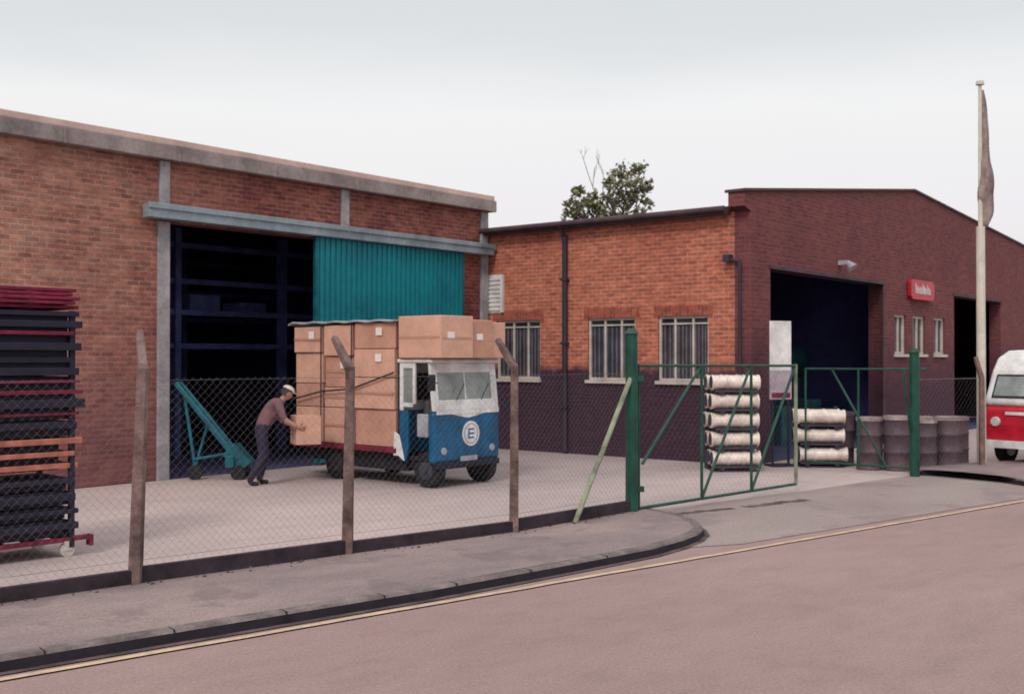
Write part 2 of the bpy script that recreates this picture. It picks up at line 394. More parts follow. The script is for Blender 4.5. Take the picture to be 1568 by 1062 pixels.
for (a,b,z0,z1) in winy:
    for q in ((a,a+.05),(b-.05,b),(a+.36,a+.40),(a+.78,a+.82)): box(fr,.06,.12,q[0],q[1],z0,z1)
    for z in (z0,z1-.05): box(fr,.055,.125,a,b,z,z+.05)
    box(fr,.058,.122,a+.05,b-.05,z1-.17,z1-.14)
    box(gl,.10,.11,a,b,z0,z1)
    box(so,-.004,.2,a-.1,b+.1,z1+.002,z1+.215)
    box(fr,-.06,.06,a-.04,b+.04,z0-.07,z0-.003)
    y=a+.1
    while y<b-.06: box(br_,.092,.098,y,y+.03,z0+.05,z1-.18); y+=.09+U(-.02,.04)
for (a,b,z0,z1) in gops[1:4]:
    for q in ((a,a+.1),(b-.1,b),((a+b)/2-.03,(a+b)/2+.03)): box(fr,q[0],q[1],.06,.12,z0,z1)
    for z in (z0,z1-.06): box(fr,a,b,.055,.125,z,z+.06)
    box(gl,a,b,.10,.11,z0,z1); box(fr,a-.05,b+.05,-.06,.06,z0-.07,z0-.003)
fin(fr,'window_frames',M['cream'],RB); fin(gl,'window_glass',M['glass'],RB); fin(so,'soldier_course',M['soldier'],RB)
fin(br_,'blind_slats',mat('blind',(.17,.13,.15),.8,.3,3),RB)
bm=B()
for i in range(8): 
    z=3.2+i*.1; box(bm,-.05,.0,6.28,6.95,z,z+.055)
box(bm,-.07,0,6.22,6.28,3.15,4.03); box(bm,-.07,0,6.95,7.0,3.15,4.03); box(bm,-.02,-.002,6.28,6.95,3.15,4.03)
fin(bm,'louvre_vent',M['white'],RB)
bm=B(); box(bm,.8,7.12,-.03,.1,3.9,3.97); box(bm,12.5,17.4,-.03,.1,3.86,3.94); box(bm,7.06,7.14,-.02,.36,0,3.9); fin(bm,'door_lintels',M['dkfascia'],RB)
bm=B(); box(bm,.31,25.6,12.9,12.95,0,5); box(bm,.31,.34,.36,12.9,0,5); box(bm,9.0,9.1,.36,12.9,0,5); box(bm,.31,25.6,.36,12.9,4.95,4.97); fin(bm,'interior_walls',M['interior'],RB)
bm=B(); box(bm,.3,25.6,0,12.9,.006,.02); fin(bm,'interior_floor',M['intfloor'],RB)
bm=B(); box(bm,4.3,4.45,-.22,0,4.2,4.3); cyl(bm,(4.37,-.2,4.25),(4.37,-.32,4.12),.05,.12); fin(bm,'flood_lamp',M['grey'],RB)
bm=B(); box(bm,2.6,8.4,3.2,4.6,.6,2.2); cyl(bm,(2.6,3.0,2.0),(8.4,3.0,2.0),.5,seg=20)
for x in (2.9,5.4,8.0): box(bm,x,x+.12,2.6,3.2,0,1.6)
for k in range(5): box(bm,2.0+k*1.4,2.9+k*1.4,1.6,2.3,0,U(.7,1.5))
fin(bm,'storage_tank',M['tealtank'],RB,.02)
# red sign
SG=empty('wall_sign',(4.67,21.7,0),ang)
bm=B(); pts=[(8.75,3.70),(8.87,3.62),(10.42,3.62),(10.55,3.70),(10.55,4.05),(10.42,4.13),(8.87,4.13),(8.75,4.05)]
prism(bm,pts,-.12,-.02); fin(bm,'sign_board',M['red'],SG,.01)
bm=B(); x=9.05
for i,w in enumerate([.22,.16,.17,.16,.18,.14,.16]):
    h=.25 if i in(0,3,5) else .18
    box(bm,x,x+.04,-.13,-.122,3.78,3.78+h); box(bm,x,x+w*.7,-.13,-.1225,3.78,3.81); box(bm,x,x+w*.7,-.13,-.1228,3.87,3.90); box(bm,x+w*.6,x+w*.8,-.131,-.123,3.78,3.78+h*.8); x+=w
fin(bm,'lettering',M['white'],SG)
# ---------------------------------------------------------------- fence
FE=empty('chain_link_fence')
def mesh_panel(bm,A,Bp,z0,z1,sp=.08,r=.0009):
    A=Vector(A);Bp=Vector(Bp);L=(Bp-A).length;d=(Bp-A)/L;H=z1-z0
    def P(u,z): q=A+d*u; return (q.x,q.y,z0+z)
    k=-H
    while k<L:
        for s in (0,1):
            u0,h0,u1,h1=k,0,k+H,H
            if u0<0: h0-=u0; u0=0
            if u1>L: h1-=(u1-L); u1=L
            if u1-u0>.01:
                nseg=max(1,int((u1-u0)/.3))
                for q in range(nseg):
                    a=q/nseg; b=(q+1)/nseg
                    ua,ub=u0+(u1-u0)*a,u0+(u1-u0)*b; ha,hb=h0+(h1-h0)*a,h0+(h1-h0)*b
                    if s==0: cyl(bm,P(ua,ha),P(ub,hb),r,seg=3,caps=False)
                    else: cyl(bm,P(ua,H-ha),P(ub,H-hb),r,seg=3,caps=False)
        k+=sp
bm=B()
for i in range(1,6): mesh_panel(bm,FP[i],FP[i+1],KH+.12,KH+1.82)
fin(bm,'wire_mesh',M['wire'],FE)
bm=B()
for i in range(1,6):
    A,Bp=FP[i],FP[i+1]
    for z in (KH+.2,KH+1.8): cyl(bm,(A.x,A.y,z),(Bp.x,Bp.y,z),.002,seg=4)
fin(bm,'line_wires',M['wire'],FE)
bm=B()
for i,p in enumerate(FP[1:-1]):
    lean=[0,.02,.07,.03,.01][i]
    b0=Vector((p.x,p.y,-.1)); t0=Vector((p.x+lean,p.y,KH+1.92))
    cyl(bm,b0,t0,.078,.062,seg=4)
    c=t0+Vector((-.20,.2,.30)) if i!=2 else t0+Vector((-.1,.2,.33))
    cyl(bm,t0-Vector((0,0,.04)),c,.06,.045,seg=4)
fin(bm,'concrete_posts',M['post'],FE,.012)
bm=B()
for i in range(0,6):
    A,Bp=FP[i],FP[i+1]; d=(Bp-A).normalized(); n=Vector((-d.y,d.x))*.035
    v=[A+n,Bp+n,Bp-n,A-n]; prism(bm,[tuple(q) for q in v],KH-.05,KH+.12+.02*(i%2),'z')
fin(bm,'gravel_boards',M['plinth'],FE)
bm=B()
for i in range(160):
    k=random.randint(2,5); A,Bp=FP[k],FP[k+1]; p=A.lerp(Bp,R()); s=U(.005,.016)
    p=p+Vector((.69,-.72))*abs(random.gauss(.06,.08))
    m_=Matrix.Translation((p.x,p.y,KH+s*.3))@Matrix.Rotation(R()*6,4,'Z')@Matrix.Rotation(R(),4,'X')
    box(bm,-s,s,-s*.7,s*.7,-s*.5,s*.5,m_)
fin(bm,'dirt_crumbs',M['stone'],FE)
# gate
G=FP[-1]; GE=Vector((4.47,17.5))
GT=empty('steel_gate')
bm=B(); cyl(bm,(G.x,G.y,-.1),(G.x,G.y,2.42),.085,.08,seg=12); cyl(bm,(G.x,G.y,2.42),(G.x,G.y,2.49),.1,.05,seg=12)
cyl(bm,(P2.x,P2.y,-.1),(P2.x,P2.y,2.2),.085,.085,seg=12); cyl(bm,(P2.x,P2.y,2.2),(P2.x,P2.y,2.27),.1,.05,seg=12)
for z in (.35,1.8): box(bm,G.x-.02,G.x+.16,G.y-.03,G.y+.05,z,z+.07)
fin(bm,'gate_posts',M['green'],GT)
bm=B(); st=S(880,800,.1); cyl(bm,(G.x,G.y-.02,1.88),(st.x,st.y,.1),.033,seg=8); fin(bm,'stay',M['greenpale'],GT)
def gp(u,z,A=G+Vector((.1,.1)),Bp=GE): q=A.lerp(Bp,u); return (q.x,q.y,z)
bm=B(); zb,zt=.12,2.0
for a,b in (((0,zb),(1,zb)),((0,zt),(1,zt-.02)),((0,zb),(0,zt)),((.36,zb),(.36,zt)),((.68,zb),(.68,zt)),((.36,zt),(.02,.7)),((.68,zt),(.36,zb)),((1,zt),(.68,zb))):
    cyl(bm,gp(*a),gp(*b),.022,seg=8)
fin(bm,'gate_frame',M['green'],GT)
bm=B(); cyl(bm,gp(1,zb),gp(1,zt),.028,seg=8); cyl(bm,gp(.04,zb-.003),gp(1,zb-.003),.018,seg=8); fin(bm,'gate_end',M['greenpale'],GT)
bm=B(); mesh_panel(bm,G+Vector((.1,.1)),GE,zb,zt,.12,.0008); fin(bm,'gate_mesh',M['wire'],GT)
G2=empty('steel_gate'); E2=Vector((5.55,21.0))
bm=B(); g2=lambda u,z: gp(u,z,P2,E2)
for a,b in (((0,.15),(1,.15)),((0,1.9),(1,1.9)),((1,.15),(1,1.9)),((.5,.15),(.5,1.9)),((.1,1.9),(.0,.15)),((.75,1.9),(.25,.15))):
    cyl(bm,g2(*a),g2(*b),.02,seg=8)
cyl(bm,(P2.x,P2.y,1.9),(P2.x+.25,P2.y+.1,1.9),.02)
fin(bm,'gate_frame',M['green'],G2)
# ---------------------------------------------------------------- row of barrels by the right boundary
def barrel(x,y,h,r,top='barreltop'):
    e=empty('steel_barrel',(x,y,0),R()*6)
    bm=B(); prof=[(0,r),(.02,r+.012),(.04,r),(h*.32,r),(h*.34,r+.018),(h*.36,r),(h*.64,r),(h*.66,r+.018),(h*.68,r),(h-.03,r),(h-.012,r+.012),(h,r+.008)]
    prev=None
    for z,rr in prof:
        ring=[bm.verts.new((rr*math.cos(k*math.pi/12),rr*math.sin(k*math.pi/12),z)) for k in range(24)]
        if prev:
            for k in range(24): bm.faces.new((prev[k],prev[(k+1)%24],ring[(k+1)%24],ring[k]))
        prev=ring
    fin(bm,'barrel_body',M['barrel'],e,smooth=True)
    bm=B(); cyl(bm,(0,0,h-.02),(0,0,h-.005),r,seg=24); cyl(bm,(r*.6,0,h-.01),(r*.6,0,h+.012),.04,seg=10)
    for k in range(24):
        a=k*math.pi/12;b=(k+1)*math.pi/12
        v=[bm.verts.new((q*math.cos(t),q*math.sin(t),z)) for q,t,z in ((r+.012,a,h-.07),(r+.012,b,h-.07),(r+.014,b,h+.005),(r+.014,a,h+.005))]; bm.faces.new(v)
    fin(bm,'barrel_lid',M[top],e)
for i,(x,y,h) in enumerate([(6.74,20.95,.99),(7.22,20.8,1.02),(7.78,21.0,.95),(8.30,21.15,.99),(7.0,21.7,.95),(8.1,21.9,.95),(8.75,21.9,.95)]): barrel(x,y,h,.235+.02*(i%2))
SF=empty('boundary_fence')
bm=B(); q=S(1503,719)
cyl(bm,(q.x,q.y,-.05),(q.x,q.y,1.75),.07,.06,seg=4); cyl(bm,(q.x,q.y,1.72),(q.x-.12,q.y-.02,2.12),.06,.045,seg=4)
fin(bm,'cranked_post',M['wood'],SF,.01)
bm=B()
for z in (.15,1.0,1.72): cyl(bm,(P2.x,P2.y,z),(q.x,q.y,z),.006,seg=5)
mesh_panel(bm,P2,q,.1,1.75,.12,.001)
fin(bm,'fence_wires',M['wire'],SF)
# ---------------------------------------------------------------- flagpole
FPo=empty('flagpole',(9.0,21.3,0))
bm=B(); cyl(bm,(0,0,-.05),(0,0,4.62),.088,.08,seg=14); cyl(bm,(0,0,4.62),(0,0,7.35),.045,.032,seg=12); cyl(bm,(0,0,7.35),(0,0,7.42),.08,.07,seg=12); fin(bm,'pole',M['pole'],FPo,smooth=False)
bm=B(); prev=None; K=14; lv=34
prof=[.02,.035,.045,.055,.06,.085,.11,.12,.11,.09,.04]
for i in range(lv+1):
    t=i/lv; z=7.25-t*2.65; f=t*(len(prof)-1); k0_=min(int(f),len(prof)-2); r=prof[k0_]*(1-(f-k0_))+prof[k0_+1]*(f-k0_)
    off=.03+r*.8
    ring=[]
    for k in range(K):
        a=2*math.pi*k/K; rr=r*(1+.4*math.cos(5*a+t*3)+.15*math.sin(2*a+9*t)+.12*math.sin(23*t+a))
        ring.append(bm.verts.new((off+rr*math.cos(a)+.02*math.sin(7*t),rr*math.sin(a)*.8,z)))
    if prev:
        for k in range(K): bm.faces.new((prev[k],prev[(k+1)%K],ring[(k+1)%K],ring[k]))
    prev=ring
bm.faces.new(prev)
fin(bm,'furled_flag',M['flag'],FPo,smooth=True)
# ---------------------------------------------------------------- truck
TK=empty('delivery_truck',(-1.24,17.7,0),-math.radians(40.5))
bm=B(); box(bm,-3.45,-.1,.3,1.3,.34,.5); box(bm,-2.05,-.75,.12,1.48,.24,.56); box(bm,-.7,-.05,.15,1.45,.3,.42); box(bm,-.06,.03,.05,1.55,.32,.42); box(bm,-3.4,-2.85,.2,1.4,.3,.54)
box(bm,-.86,-.8,.02,1.58,.6,2.72)
fin(bm,'chassis',M['chassis'],TK,.01)
bm=B(); box(bm,-3.56,-.84,-.04,1.64,.54,.62); fin(bm,'load_deck',M['redrust'],TK,.01)
def wheel(parent,x,y,r,w,nm,hm='hub'):
    bm=B(); cyl(bm,(x,y,r),(x,y+w,r),r,seg=28); o=fin(bm,nm,M['tyre'],parent,.03)
    bm=B(); cyl(bm,(x,y-.012,r),(x,y+w+.012,r),r*.55,seg=20); cyl(bm,(x,y-.04,r),(x,y+w+.04,r),r*.18,seg=12); fin(bm,nm+'_hub',M[hm],parent,.006)
for i,(x,y) in enumerate([(-.28,.10),(-.28,1.34),(-2.45,.06),(-2.45,1.34)]): wheel(TK,x,y,.29,.18,'wheel_%d'%(i+1))
bm=B(); box(bm,-.16,0,0,1.6,.40,1.24); fin(bm,'front_panel',M['blue'],TK,.07,seg=4)
bm=B(); 
prism(bm,[(-.80,.42),(-.66,.42),(-.60,.62),(-.60,1.24),(-.80,1.24)],0,.06)
prism(bm,[(-.80,.42),(-.06,.42),(-.06,1.24),(-.80,1.24)],1.54,1.6); box(bm,-.80,-.77,.06,1.54,.42,1.24)
fin(bm,'cab_sides',M['blue'],TK,.015)
bm=B()
def fp(x_,z): return x_-.12*(z-1.24)
def fpanel(bm,y0,y1,z0,z1,th=.05,o=0):
    pr=[(fp(-.02,z0)+o,z0),(fp(-.02,z1)+o,z1),(fp(-.02,z1)-th+o,z1),(fp(-.02,z0)-th+o,z0)]
    prism(bm,pr,y0,y1)
fpanel(bm,0.01,.16,1.242,2.02); fpanel(bm,1.44,1.59,1.242,2.02); fpanel(bm,.16,1.44,1.242,1.42); fpanel(bm,.16,1.44,1.86,2.02); fpanel(bm,.785,.815,1.42,1.86)
fin(bm,'windscreen_surround',M['white'],TK,.018,seg=3)
bm=B(); prism(bm,[(-.85,2.02),(-.04,2.02),(-.06,2.09),(-.85,2.09)],-.02,1.62); fin(bm,'cab_roof',M['white'],TK,.03,seg=3)
bm=B()
box(bm,-.80,-.72,0,.05,1.242,2.02); box(bm,-.50,-.44,0.0,.05,1.35,2.02); box(bm,-.72,-.50,0,.05,1.3,1.37); box(bm,-.72,-.50,0,.05,1.93,2.02)
box(bm,-.80,-.1,1.55,1.59,1.242,1.36); box(bm,-.80,-.74,1.55,1.59,1.36,2.02); box(bm,-.44,-.38,1.55,1.59,1.36,2.02)
box(bm,-.80,-.77,.05,1.55,1.242,1.4);box(bm,-.80,-.77,.05,1.55,1.85,2.02)
prism(bm,[(-.92,.5),(-.80,.5),(-.66,.42),(-.70,.58),(-.78,.84),(-.90,.9)],-.03,-.002)
fin(bm,'side_window_frame',M['white'],TK,.02,seg=3)
bm=B(); fpanel(bm,.15,1.45,1.41,1.87,.01,-.02); fin(bm,'windscreen',M['glassw'],TK)
bm=B(); box(bm,-.72,-.5,.02,.03,1.37,1.93); fin(bm,'side_glass',M['glassw'],TK)
bm=B(); box(bm,-.42,-.17,.02,.07,.82,1.2); box(bm,-.6,-.2,.5,1.1,.6,.95); box(bm,-.75,-.65,.5,1.1,.9,1.4); fin(bm,'door_panel_and_seat',M['grey'],TK,.03)
bm=B(); box(bm,-.6,-.12,.07,1.5,.44,.5); box(bm,-.3,-.2,.3,1.3,.5,1.2); cyl(bm,(-.35,.5,1.28),(-.31,.5,1.3),.2,seg=18); fin(bm,'dashboard',M['chassis'],TK)
bm=B(); prism(bm,[(-.0+.003,1.19),(.012,1.19),(.012,1.25),(.003,1.25)],.05,1.55); 
for (y0,z0,y1,z1) in ((.03,1.24,.45,1.16),(.45,1.16,.8,1.10),(.8,1.10,1.15,1.16),(1.15,1.16,1.57,1.24)):
    v=[bm.verts.new((.006,y0,z0+.02)),bm.verts.new((.006,y1,z1+.02)),bm.verts.new((.006,y1,1.252)),bm.verts.new((.006,y0,1.252))]; bm.faces.new(v)
fin(bm,'trim_band',M['white'],TK)
bm=B(); cyl(bm,(.0,.86,.86),(.008,.86,.86),.205,seg=28); fin(bm,'badge_disc',M['white'],TK)
bm=B()
for dz in (-.08,-.01,.06): box(bm,.008,.014,.79,.93,.86+dz,.86+dz+.025)
box(bm,.008,.0142,.79,.815,.78,.95)
for k in range(24):
    a=k/24*6.283; a2=(k+1)/24*6.283
    v=[bm.verts.new((.011,.86+rr*math.cos(t),.86+rr*math.sin(t))) for rr,t in ((.155,a),(.165,a),(.165,a2),(.155,a2))]; bm.faces.new(v)
fin(bm,'badge_emblem',M['blue'],TK)
bm=B()
for y in (.22,1.38): cyl(bm,(-.02,y,.60),(.02,y,.60),.06,seg=18)
fin(bm,'headlamps',M['grey'],TK,.01)
bm=B(); cyl(bm,(.02,.05,1.7),(.14,-.16,1.72),.01,seg=6); box(bm,.12,.15,-.27,-.12,1.58,1.84); cyl(bm,(.02,1.56,1.3),(.1,1.72,1.3),.01,seg=6); box(bm,.08,.11,1.66,1.8,1.14,1.38)
cyl(bm,(.015,.5,1.41),(-.0,.7,1.68),.008,seg=6); cyl(bm,(.015,1.1,1.41),(-.0,1.3,1.68),.008,seg=6)
fin(bm,'mirrors_and_wipers',M['chassis'],TK)
bm=B(); box(bm,.012,.02,.6,1.0,.42,.50); fin(bm,'number_plate',M['grey'],TK)
c1=B();c2=B();tp=B();lb=B()
cols=[(-1.9,-.9),(-2.7,-1.93),(-3.5,-2.73)]
for ci,(x0,x1) in enumerate(cols):
    zs=[[.63,1.25,1.78,2.26,2.70],[.63,1.25,1.60,2.14,2.68],[.63,1.25,1.66,2.2,2.66]][ci]
    for ri in range(4):
        for yi,(y0,y1) in enumerate(((0,.78),(.8,1.6))):
            b=c1 if (ci+ri+yi)%3 else c2; j=U(-.03,.025)
            rz=Matrix.Translation(((x0+x1)/2,(y0+y1)/2,0))@Matrix.Rotation(U(-.02,.02),4,'Z')
            hx=(x1-x0)/2-U(.004,.012); hy=(y1-y0)/2-.003
            box(b,-hx,hx,-hy+j,hy+j*.2,zs[ri],zs[ri+1]-.012,rz)
            if yi==0:
                mz=(zs[ri]+zs[ri+1])/2
                if R()<.5: box(tp,x0+.015,x1-.015,y0+j-.011,y0+j,mz-.02,mz+.02)
                if (ri,ci) in ((3,0),(2,1),(3,2),(2,0)):
                    xx=x0+(x1-x0)*.55; box(lb,xx,xx+.15,y0+j-.016,y0+j-.011,zs[ri+1]-.22,zs[ri+1]-.09)
box(c1,-.76,.2,-.06,.70,2.10,2.78); box(c2,-.76,.14,.72,1.25,2.10,2.73); box(c1,-.76,.1,1.27,1.62,2.10,2.70)
box(tp,-.74,.18,-.063,-.06,2.41,2.45); box(lb,.2,.206,.1,.26,2.42,2.52); box(lb,.14,.146,.85,1.0,2.4,2.5)
box(tp,.2,.2035,-.02,.66,2.4,2.44)
box(tp,.14,.143,.74,1.23,2.38,2.42)
fin(c1,'cartons',M['card'],TK,.012); fin(c2,'cartons_dark',M['card2'],TK,.012); fin(tp,'carton_tape',M['tape'],TK); fin(lb,'carton_labels',M['label'],TK)
bm=B(); nx=24
top=[]
for i in range(nx+1):
    x=-3.62+i*(2.76/nx); z=2.735+.012*math.sin(i*1.3)+(-.03 if i==0 else 0)
    top.append((x,z))
prism(bm,top+[(x,z-.03) for x,z in top[::-1]],-.07,1.66)
fin(bm,'load_cover',M['grey'],TK,.006)
bm=B()
for a,b in (((-3.52,1.36),(-2.7,1.52)),((-2.7,1.52),(-1.9,1.58)),((-1.9,1.58),(-.88,1.86))): cyl(bm,(a[0],-.06,a[1]),(b[0],-.06,b[1]),.015,seg=6)
for x in (-1.915,-2.715): cyl(bm,(x,-.055,.6),(x,-.06,2.72),.012,seg=6)
fin(bm,'load_straps',M['chassis'],TK)
# ---------------------------------------------------------------- worker
WL=(-4.16,18.4,0)
WK=empty('worker',WL,math.radians(24))
def skinmesh(vs,es,rad,levels=2,root=0):
    me=bpy.data.meshes.new('tmp'); me.from_pydata([Vector(v) for v in vs],es,[])
    ob=bpy.data.objects.new('tmp',me); sc.collection.objects.link(ob)
    ob.modifiers.new('s','SKIN'); ob.modifiers['s'].use_smooth_shade=True
    for i,r in enumerate(rad):
        sv=me.skin_vertices[0].data[i]; sv.radius=(r,r) if not hasattr(r,'__len__') else r; sv.use_root=(i==root)
    s=ob.modifiers.new('u','SUBSURF'); s.levels=levels; s.render_levels=levels
    bpy.context.view_layer.update()
    dg=bpy.context.evaluated_depsgraph_get()
    m2=bpy.data.meshes.new_from_object(ob.evaluated_get(dg))
    bpy.data.objects.remove(ob); return m2
V=[(0,0,.93),(.07,0,1.06),(.17,0,1.20),(.27,0,1.33),(.34,0,1.40),(.39,0,1.45),
 (.26,.12,1.34),(.26,.19,1.31),(.36,.235,1.09),(.55,.25,.96),
 (.26,-.12,1.34),(.26,-.19,1.31),(.33,-.26,1.08),(.55,-.25,.96),
 (.01,.09,.87),(.10,.11,.49),(.0,.12,.10),(.02,.12,.045),(.16,.13,.035),
 (-.01,-.09,.87),(.02,-.11,.48),(-.20,-.12,.11),(-.19,-.12,.05),(-.05,-.13,.035)]
E=[(0,1),(1,2),(2,3),(3,4),(4,5),(3,6),(6,7),(7,8),(8,9),(3,10),(10,11),(11,12),(12,13),(0,14),(14,15),(15,16),(16,17),(17,18),(0,19),(19,20),(20,21),(21,22),(22,23)]
rad=[(.14,.16),(.135,.15),(.14,.165),(.125,.165),.062,.055,.09,.08,.057,.034,.09,.08,.057,.034,.108,.08,.064,.045,.038,.108,.08,.064,.045,.038]
me=skinmesh(V,E,rad)
lab={}
for e in E:
    a,b=e
    l=0
    if b>=14 or a>=14: l=1
    if b in(17,18,22,23): l=3
    if e in((8,9),(12,13),(4,5)): l=2
    if e==(3,4): l=0
    lab[e]=l
def segd(p,a,b):
    a=Vector(a);b=Vector(b);d=b-a;t=max(0,min(1,(p-a).dot(d)/d.length_squared)); return (p-(a+d*t)).length
for m_ in ('shirt','trouser','skin','shoe'): me.materials.append(M[m_])
for p in me.polygons:
    c=p.center; e=min(E,key=lambda e:segd(c,V[e[0]],V[e[1]])); l=lab[e]
    if e in((0,1),) and c.z<1.0: l=1
    if c.z<.93 and c.x<.25 and l==0: l=1
    p.material_index=l; p.use_smooth=True
ob=bpy.data.objects.new('body',me); sc.collection.objects.link(ob); ob.parent=WK
HC=Vector((.43,0,1.51)); HR=Matrix.Translation(HC)@Matrix.Rotation(math.radians(28),4,'Y')
bm=B(); bmesh.ops.create_uvsphere(bm,u_segments=28,v_segments=20,radius=1)
for v in bm.verts:
    x,y,z=v.co; 
    s=Vector((x*.098,y*.076,z*.118))
    if z<0: s.x=s.x*(1-.10*(-z)) + .012*(-z); s.y*=(1-.28*(-z))
    if x<-.2 and z<-.3: s.x*=.8
    f=max(0,x)
    if f>.75:
        s.x+=.022*math.exp(-((y/.16)**2))*math.exp(-(((z+.12)/.2)**2))
        s.x-=.010*math.exp(-(((abs(y)-.38)/.16)**2))*math.exp(-(((z-.08)/.12)**2))
        s.x+=.006*math.exp(-((y/.3)**2))*math.exp(-(((z+.8)/.2)**2))
    v.co=HR@s
fin(bm,'head',M['skin'],WK,smooth=True)
bm=B()
for y in (.03,-.03): bmesh.ops.create_uvsphere(bm,u_segments=8,v_segments=6,radius=.011,matrix=HR@Matrix.Translation((.079,y,.008)))
fin(bm,'eyes',M['eye'],WK,smooth=True)
bm=B(); bmesh.ops.create_uvsphere(bm,u_segments=10,v_segments=6,radius=.02,matrix=HR@Matrix.Translation((.086,0,-.055))@Matrix.Diagonal((.4,1,.3,1))); fin(bm,'mouth',M['lip'],WK,smooth=True)
bm=B()
for y in (.074,-.074): bmesh.ops.create_uvsphere(bm,u_segments=12,v_segments=8,radius=.03,matrix=HR@Matrix.Translation((-.005,y,-.01))@Matrix.Diagonal((.6,.35,1,1)))
fin(bm,'ears',M['skin'],WK,smooth=True)
bm=B(); bmesh.ops.create_uvsphere(bm,u_segments=24,v_segments=16,radius=1)
for v in list(bm.verts):
    if v.co.z<-.45 or (v.co.x>.15 and v.co.z<.35): bm.verts.remove(v)
for v in bm.verts: v.co=HR@Vector((v.co.x*.104-.003,v.co.y*.083,v.co.z*.122))
fin(bm,'hair',M['hair'],WK,smooth=True)
bm=B(); bmesh.ops.create_uvsphere(bm,u_segments=24,v_segments=16,radius=1)
for v in list(bm.verts):
    if v.co.z<.05: bm.verts.remove(v)
for v in bm.verts: v.co=HR@Vector((v.co.x*.115,v.co.y*.094,v.co.z*.085+.055))
cyl(bm,HR@Vector((.085,0,.058)),HR@Vector((.085,0,.066)),.075,.07,seg=20)
fin(bm,'cap',M['cap'],WK,smooth=True)
for sgn in (1,-1):
    w=Vector((.55,.25*sgn,.96))
    vs=[w,w+Vector((.035,-.004*sgn,-.008)),w+Vector((.085,-.008*sgn,-.02))]; es=[(0,1),(1,2)]; rr=[.028,(.018,.034),(.017,.036)]
    def chain(start,pts,r):
        i0=start
        for k,p in enumerate(pts):
            vs.append(Vector(p)); es.append((i0,len(vs)-1)); rr.append(r*(1-.12*k)); i0=len(vs)-1
    for k,(dz,L) in enumerate(((.028,.072),(.01,.082),(-.009,.076),(-.027,.06))):
        b=w+Vector((.09,-.008*sgn,-.02+dz))
        chain(2,[b,b+Vector((L*.45,-.006*sgn,-.004)),b+Vector((L*.78,-.020*sgn,-.010)),b+Vector((L,-.032*sgn,-.014))],.0095)
    chain(1,[w+Vector((.045,-.008*sgn,.028)),w+Vector((.07,-.014*sgn,.058)),w+Vector((.098,-.02*sgn,.07))],.0115)
    hm=skinmesh(vs,es,rr,1); hm.materials.append(M['skin'])
    for p in hm.polygons: p.use_smooth=True
    ho=bpy.data.objects.new('hand_l' if sgn>0 else 'hand_r',hm); sc.collection.objects.link(ho); ho.parent=WK
CB=empty('cardboard_carton',WL,math.radians(24))
bm=B(); box(bm,.54,.96,-.225,.225,.66,1.14); fin(bm,'carton_body',M['card'],CB,.006)
bm=B(); box(bm,.535,.965,-.03,.03,.657,1.143); fin(bm,'carton_tape',M['tape'],CB)
# ---------------------------------------------------------------- conveyor in doorway
CV=empty('elevating_conveyor')
a=Vector((-5.85,19.45,1.66)); b=Vector((-4.75,19.3,.36)); d=(b-a).normalized()
bm=B()
for o in (-.13,.13):
    cyl(bm,a+Vector((0,o,0)),b+Vector((0,o,0)),.045,.06,seg=6)
for k in range(9): 
    p=a.lerp(b,k/8); cyl(bm,p-Vector((0,.13,0)),p+Vector((0,.13,0)),.03,seg=8)
cyl(bm,(-5.72,19.4,1.45),(-5.45,19.2,.05),.03); cyl(bm,(-5.3,19.4,1.0),(-5.5,19.2,.12),.025); cyl(bm,(-5.5,19.2,.35),(-4.9,19.3,.45),.025)
box(bm,-.22,.2,-.16,.16,-.13,.16,Matrix.Translation(b)@Matrix.Rotation(.85,4,'Y'))
fin(bm,'boom',M['tealdk'],CV)
bm=B()
for x,y in ((-4.72,19.15),(-4.72,19.5),(-5.46,19.15)): cyl(bm,(x,y-.03,.13),(x,y+.03,.13),.13,seg=18)
fin(bm,'wheels',M['tyre'],CV)
bm=B(); box(bm,-4.93,-4.78,19.08,19.12,.22,.42); fin(bm,'motor_plate',M['tealdk'],CV,.01)
# ---------------------------------------------------------------- red steel trolley stack at left
ST=empty('steel_trolley_stack',(-4.60,11.8,0),math.radians(47))
red=B(); blk=B(); org=B()
L=1.5; W=.85
def frame(bm,z,h=.05,dx=0,dy=0,t=.04,l=L):
    box(bm,-l+dx,dx,dy,dy+t,z,z+h); box(bm,-l+dx,dx,dy+W-t,dy+W,z,z+h); box(bm,dx-t,dx,dy+t,dy+W-t,z,z+h); box(bm,dx-l,dx-l+t,dy+t,dy+W-t,z,z+h)
lay=[(.16,'r',.05),(.3,'b',.07),(.46,'b',.05),(.6,'b',.08),(.78,'b',.05),(.94,'o',.055),(1.07,'o',.05),(1.2,'o',.06),(1.36,'b',.07),(1.5,'r',.03),(1.58,'b',.09),(1.72,'r',.045),(1.84,'r',.03),(1.92,'b',.08),(2.05,'b',.06),(2.18,'b',.08),(2.34,'r',.04),(2.42,'b',.07),(2.54,'b',.05)]
for z,c,h in lay:
    bm={'r':red,'b':blk,'o':org}[c]
    frame(bm,z,h,U(-.07,.06),U(-.03,.03),.05)
    n=5
    for i in range(n):
        x=-L+.1+i*(L-.2)/(n-1); box(blk,x-.04,x+.04,.05,W-.05,z+.005,z+h-.008)
for z0,z1,ix in ((.22,.92,.10),(1.28,2.6,.07)):
    zz=z0
    while zz<z1-.1:
        h=U(.12,.2); j=U(-.03,.05); box(blk,-L+ix+j,-ix+j,.07,W-.07,zz,min(z1,zz+h-.02)); zz+=h
box(blk,-L+.14,-.16,.12,W-.12,.92,1.28)
